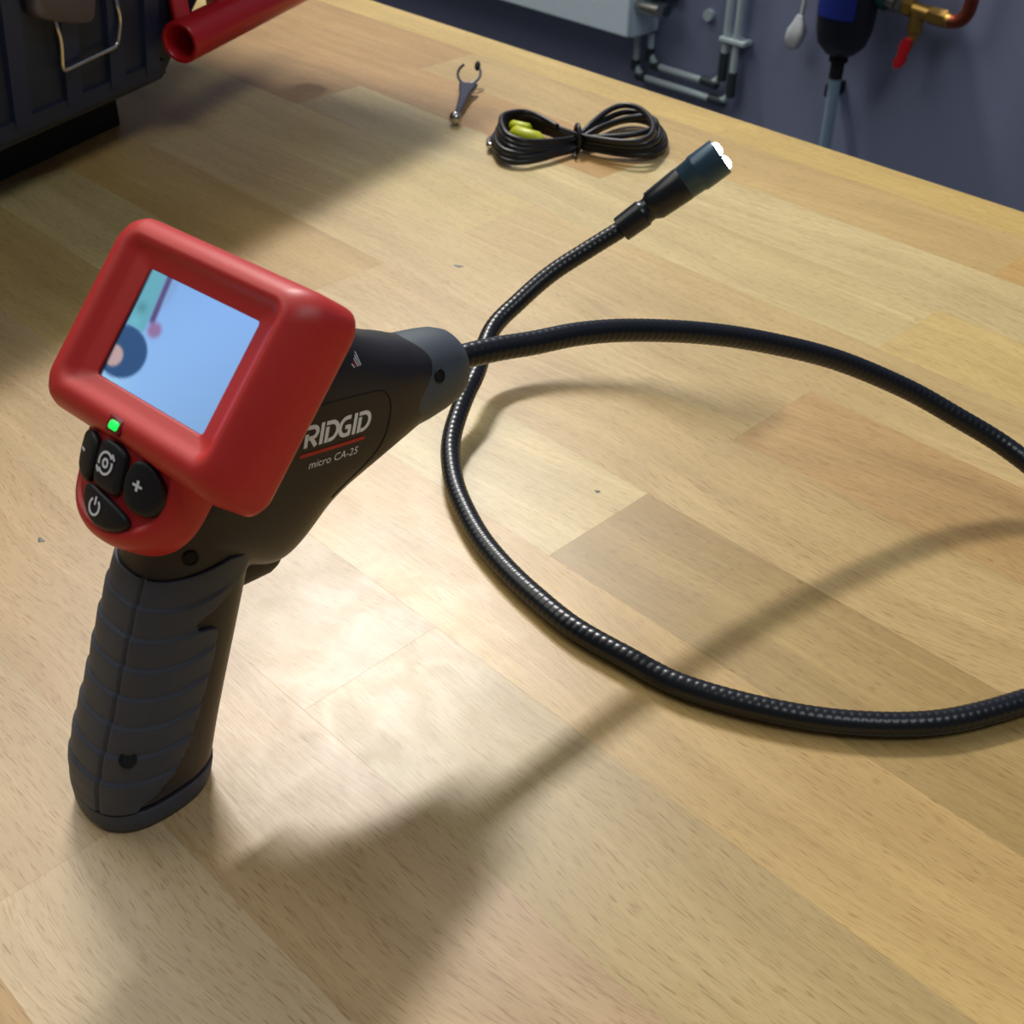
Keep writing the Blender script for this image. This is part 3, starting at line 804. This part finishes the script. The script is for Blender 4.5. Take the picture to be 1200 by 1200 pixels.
# ------------------------------------------------------------------ coiled cord
cord = empty('coiled_cord', (-.297, .53, 0), 'black video cord coiled in a figure eight and tied, yellow plug inside the left loop', 'cord')
CC = Vector((-.2905, .5235, 0))
eL = Vector((-.760, -.650, 0)).normalized(); eR = Vector((.41, .912, 0)).normalized()
nL = Vector((-.65, .76, 0)).normalized(); nR = Vector((-.80, .60, 0)).normalized()
pts = []
for i in range(6):
    Lr = .0690 - .0030 * i + random.uniform(-.002, .002); Br = (.0330, .0300, .0250, .0320, .0150, .0335)[i]
    Ll = .0600 - .0016 * i; Bl = .0335 - .0012 * i
    for k2 in range(12):
        t = PI * k2 / 12
        c_ = CC + eR * (Lr * math.sin(t)) + nR * (-Br * math.sin(2 * t) * (1.0 if k2 < 6 else 1.06))
        pts.append(c_ + Vector((.0008 * i - .002, 0, .0042 + (.0016 * i) * (1 + .8 * math.sin(t)))))
    for k2 in range(12):
        t = PI * k2 / 12
        c_ = CC + eL * (Ll * math.sin(t)) + nL * (-Bl * math.sin(2 * t)) + Vector((random.uniform(-.001, .001), random.uniform(-.001, .001), 0))
        pts.append(c_ + Vector((.002 - .0008 * i, 0, .0042 + .0011 * i * (1 + 1.6 * math.sin(t)))))
cc = link_mesh('cord_loops', *tube(catmull(pts, .002), .0021, 10), M['cord']); child(cord, cc)
# tie
td = Vector((.61, .79, 0)).normalized(); tn = Vector((-.79, .61, 0))
tie = [CC + tn * (.0085 * math.cos(a)) + Vector((0, 0, .0100 + .0088 * math.sin(a))) for a in [2 * PI * k2 / 20 for k2 in range(21)]]
t_ = link_mesh('tie', *tube(tie, .0016, 8), M['cord']); child(cord, t_)
child(cord, link_mesh('tie_tail', *tube([CC + Vector((.004, -.006, .004)), CC + Vector((.009, -.012, .0025)), CC + Vector((.012, -.013, .0018))], .0008, 6), M['cord']))
pA = Vector((-.3270, .4960, .0100)); pB = Vector((-.3020, .5020, .0090))
dl = (pB - pA).normalized()
yp = link_mesh('yellow_plug', *tube([pA, pA + dl * .002, pA + dl * .020, pA + dl * .023, pB], .005, 18, rf=lambda i: (.0046, .0060, .0060, .0042, .0032)[i]), M['yellow']); child(cord, yp)
yp['label'] = 'yellow plug body'
q0 = Vector((-.3330, .5000, .0130)); q1 = Vector((-.3180, .5040, .0130))
yp2 = link_mesh('yellow_sleeve', *tube([q0, q0.lerp(q1, .1), q0.lerp(q1, .9), q1], .004, 14, rf=lambda i: (.003, .0042, .0042, .003)[i]), M['yellow']); child(cord, yp2)
s0 = Vector((-.3310, .4760, .0050)); s1 = Vector((-.3410, .4870, .0055))
st = link_mesh('metal_pin', *tube([s0.lerp(s1, 1.0), s0.lerp(s1, .5), s0.lerp(s1, .1), s0 + Vector((.006, .004, 0))], .002, 12, rf=lambda i: (.0012, .0020, .0020, .0026)[i]), M['steel']); child(cord, st)

# ------------------------------------------------------------------ things on the back wall
WY = 1.6
cab = empty('control_cabinet', (-1.6, 1.56, -.28), 'pale grey metal control cabinet mounted on the blue-grey wall', 'cabinet')
child(cab, link_mesh('cabinet_shell', *box(-2.15, -1.0745, 1.530, 1.5995, -.287, .35, .004, 2), M['cab'], smooth=False))
child(cab, link_mesh('door', *box(-2.14, -1.0755, 1.518, 1.529, -.284, .34, .003, 2), M['cab'], smooth=False))
for (yy, zz) in ((1.562, -.238), (1.585, -.218)):
    g = link_mesh('cable_gland', *merge(cyl((-1.0745, yy, zz), (-1.058, yy, zz), .014, 20), cyl((-1.058, yy, zz), (-1.040, yy, zz), .009, 20), cyl((-1.040, yy, zz), (-1.030, yy, zz), .0105, 6)), M['darkgreen'], autosm=40); child(cab, g)
gs = link_mesh('cable_gland', *merge(cyl((-1.0745, 1.54, -.236), (-1.03, 1.54, -.236), .010, 20)), M['steel'], autosm=40); child(cab, gs)

def lpipe(name, pts, r, label, fit=None):
    root = empty(name, tuple(pts[0]), label, 'pipe')
    v = [Vector(p) for p in pts]
    child(root, link_mesh('pipe', *tube(fillet(v, .03, 8), r, 16), M['pipe'], autosm=60))
    for f in (fit or []):
        child(root, link_mesh('coupling', *tube([Vector(f[0]), Vector(f[1])], r * 1.35, 16), M['darkgreen'], autosm=40))
    return root
PY = 1.583
lpipe('conduit', [(-.9240, PY, .30), (-.9225, PY, -.339), (-1.0760, PY, -.339), (-1.0760, PY, -.289)], .0058, 'inner of the two pale conduits running down the wall and turning left',
      [((-.9227, PY, -.285), (-.9226, PY, -.330)), ((-.930, PY, -.339), (-.962, PY, -.339)), ((-1.070, PY, -.339), (-1.052, PY, -.339)), ((-1.0760, PY, -.333), (-1.0760, PY, -.312))])
lpipe('conduit', [(-.9050, PY, .30), (-.9015, PY, -.364), (-1.1060, PY, -.364), (-1.1060, PY, -.289)], .0058, 'outer of the two pale conduits running down the wall and turning left',
      [((-.9018, PY, -.312), (-.9016, PY, -.352)), ((-.912, PY, -.364), (-.942, PY, -.364)), ((-1.100, PY, -.364), (-1.080, PY, -.364)), ((-1.1060, PY, -.356), (-1.1060, PY, -.338))])
sa = empty('pipe_strap', (-.895, 1.59, -.262), 'small pale strap holding the conduits to the wall', 'bracket')
child(sa, link_mesh('band', *box(-.932, -.882, 1.574, 1.5995, -.268, -.260, .002), M['pipe'], smooth=False))
nb = link_mesh('wall_button', *cyl((-.9708, 1.6, -.239), (-.9708, 1.590, -.239), .009, 16), M['pipe'], autosm=40)
nb['label'] = 'small pale round cover on the wall left of the conduits'; nb['category'] = 'cover'

# compressed air filter
af = empty('air_filter', (-.728, 1.52, -.30), 'dark bowl air filter with blue label and pale drain tube on the wall', 'air filter')
FX, FY = -.700, 1.555
def lathe(cx, cy, prof, seg=28):
    return loft([[Vector((cx + r * math.cos(2 * PI * j / seg), cy + r * math.sin(2 * PI * j / seg), z)) for j in range(seg)] for r, z in prof])
FX = -.692
child(af, link_mesh('bowl', *lathe(FX, 1.545, [(.042, .02), (.043, -.06), (.043, -.155), (.041, -.190), (.035, -.212), (.022, -.226), (.010, -.230)]), M['bowl'], autosm=50))
child(af, link_mesh('filter_head', *box(-.734, -.650, 1.505, 1.595, .02, .07, .006), M['greenp'], smooth=False))
lb = [[Vector((FX + .0436 * math.cos(a), 1.545 + .0436 * math.sin(a), z)) for a in [math.radians(230 + 85 * k2 / 12) for k2 in range(13)]] for z in (-.02, -.170)]
child(af, link_mesh('label', lb[0] + lb[1], [(k2, k2 + 1, k2 + 14, k2 + 13) for k2 in range(12)], M['blue']))['label'] = 'blue paper label'
child(af, link_mesh('drain_nut', *lathe(FX, 1.545, [(.014, -.228), (.014, -.238), (.010, -.240), (.010, -.262)]), M['hole'], autosm=40))
child(af, link_mesh('drain_tube', *tube([(FX, 1.545, -.258), (FX - .001, 1.550, -.32), (FX - .003, 1.560, -.60), (FX - .003, 1.565, -.93)], .0088, 16), M['pvc'], autosm=60))['label'] = 'pale blue drain tube'
child(af, link_mesh('tube_clip', *box(FX - .024, FX - .012, 1.56, 1.6, -.300, -.280, .002), M['hole'], smooth=False))
# fittings to the right of the filter
bf = empty('brass_fitting', (-.62, 1.55, -.16), 'brass pipe fitting with red-handled drain valve and copper elbow right of the filter', 'pipe fitting')
FYY = 1.56
def bfp(name, VF, mat, label=None):
    o = link_mesh(name, *VF, mat, autosm=45); child(bf, o)
    if label: o['label'] = label
bfp('green_port', cyl((-.6485, FYY, -.135), (-.636, FYY, -.137), .022, 20), M['greenp'])
bfp('port_block', merge(cyl((-.640, FYY, -.138), (-.622, FYY, -.142), .018, 20), cyl((-.622, FYY, -.142), (-.612, FYY, -.144), .015, 6)), M['steel'], 'silver port on the filter side')
bfp('brass_tube', merge(cyl((-.615, FYY, -.146), (-.540, FYY, -.152), .0100, 20), cyl((-.612, FYY, -.146), (-.598, FYY, -.147), .0130, 6), cyl((-.572, FYY, -.150), (-.546, FYY, -.151), .0118, 6)), M['brass'])
bfp('tee', merge(cyl((-.590, FYY, -.150), (-.590, FYY, -.176), .0105, 20), cyl((-.590, FYY, -.176), (-.590, FYY, -.188), .0080, 6)), M['brass'])
bfp('copper_pipe', tube(fillet([Vector((-.545, FYY, -.152)), Vector((-.517, FYY, -.152)), Vector((-.512, FYY, .02)), Vector((-.512, FYY, .30))], .026, 8), .0095, 16), M['copper'], 'copper elbow pipe')
bfp('valve_stem', cyl((-.590, FYY, -.186), (-.592, FYY, -.200), .0045, 12), M['brass'])
bfp('valve_handle', loft([[Vector((-.594 + x * a + dx, FYY - .012 + y_ * .004, z)) for x, y_ in rrect(1, 1, .5, 4)] for z, a, dx in ((-.184, .006, .004), (-.194, .009, .002), (-.206, .007, 0), (-.216, .009, -.002), (-.226, .005, -.005))]), M['redtube'], 'red valve lever')
# hanging plug
hpz = empty('hanging_plug', (-.806, 1.56, -.25), 'white plug hanging on a thin cord against the wall', 'plug')
child(hpz, link_mesh('plug_cord', *tube(catmull([(-.770, 1.57, .30), (-.776, 1.57, .0), (-.780, 1.57, -.17), (-.783, 1.57, -.202)], .01), .0035, 10), M['plugw']))
child(hpz, link_mesh('plug_body', *loft([[Vector((-.784 + dx + x * a, 1.568 + y_ * a * .6, z)) for x, y_ in rrect(1, 1, .5, 5)] for z, a, dx in ((-.196, .005, .001), (-.206, .009, .001), (-.218, .015, .000), (-.232, .014, -.003), (-.243, .010, -.004), (-.247, .005, -.005))]), M['plugw'], autosm=60))
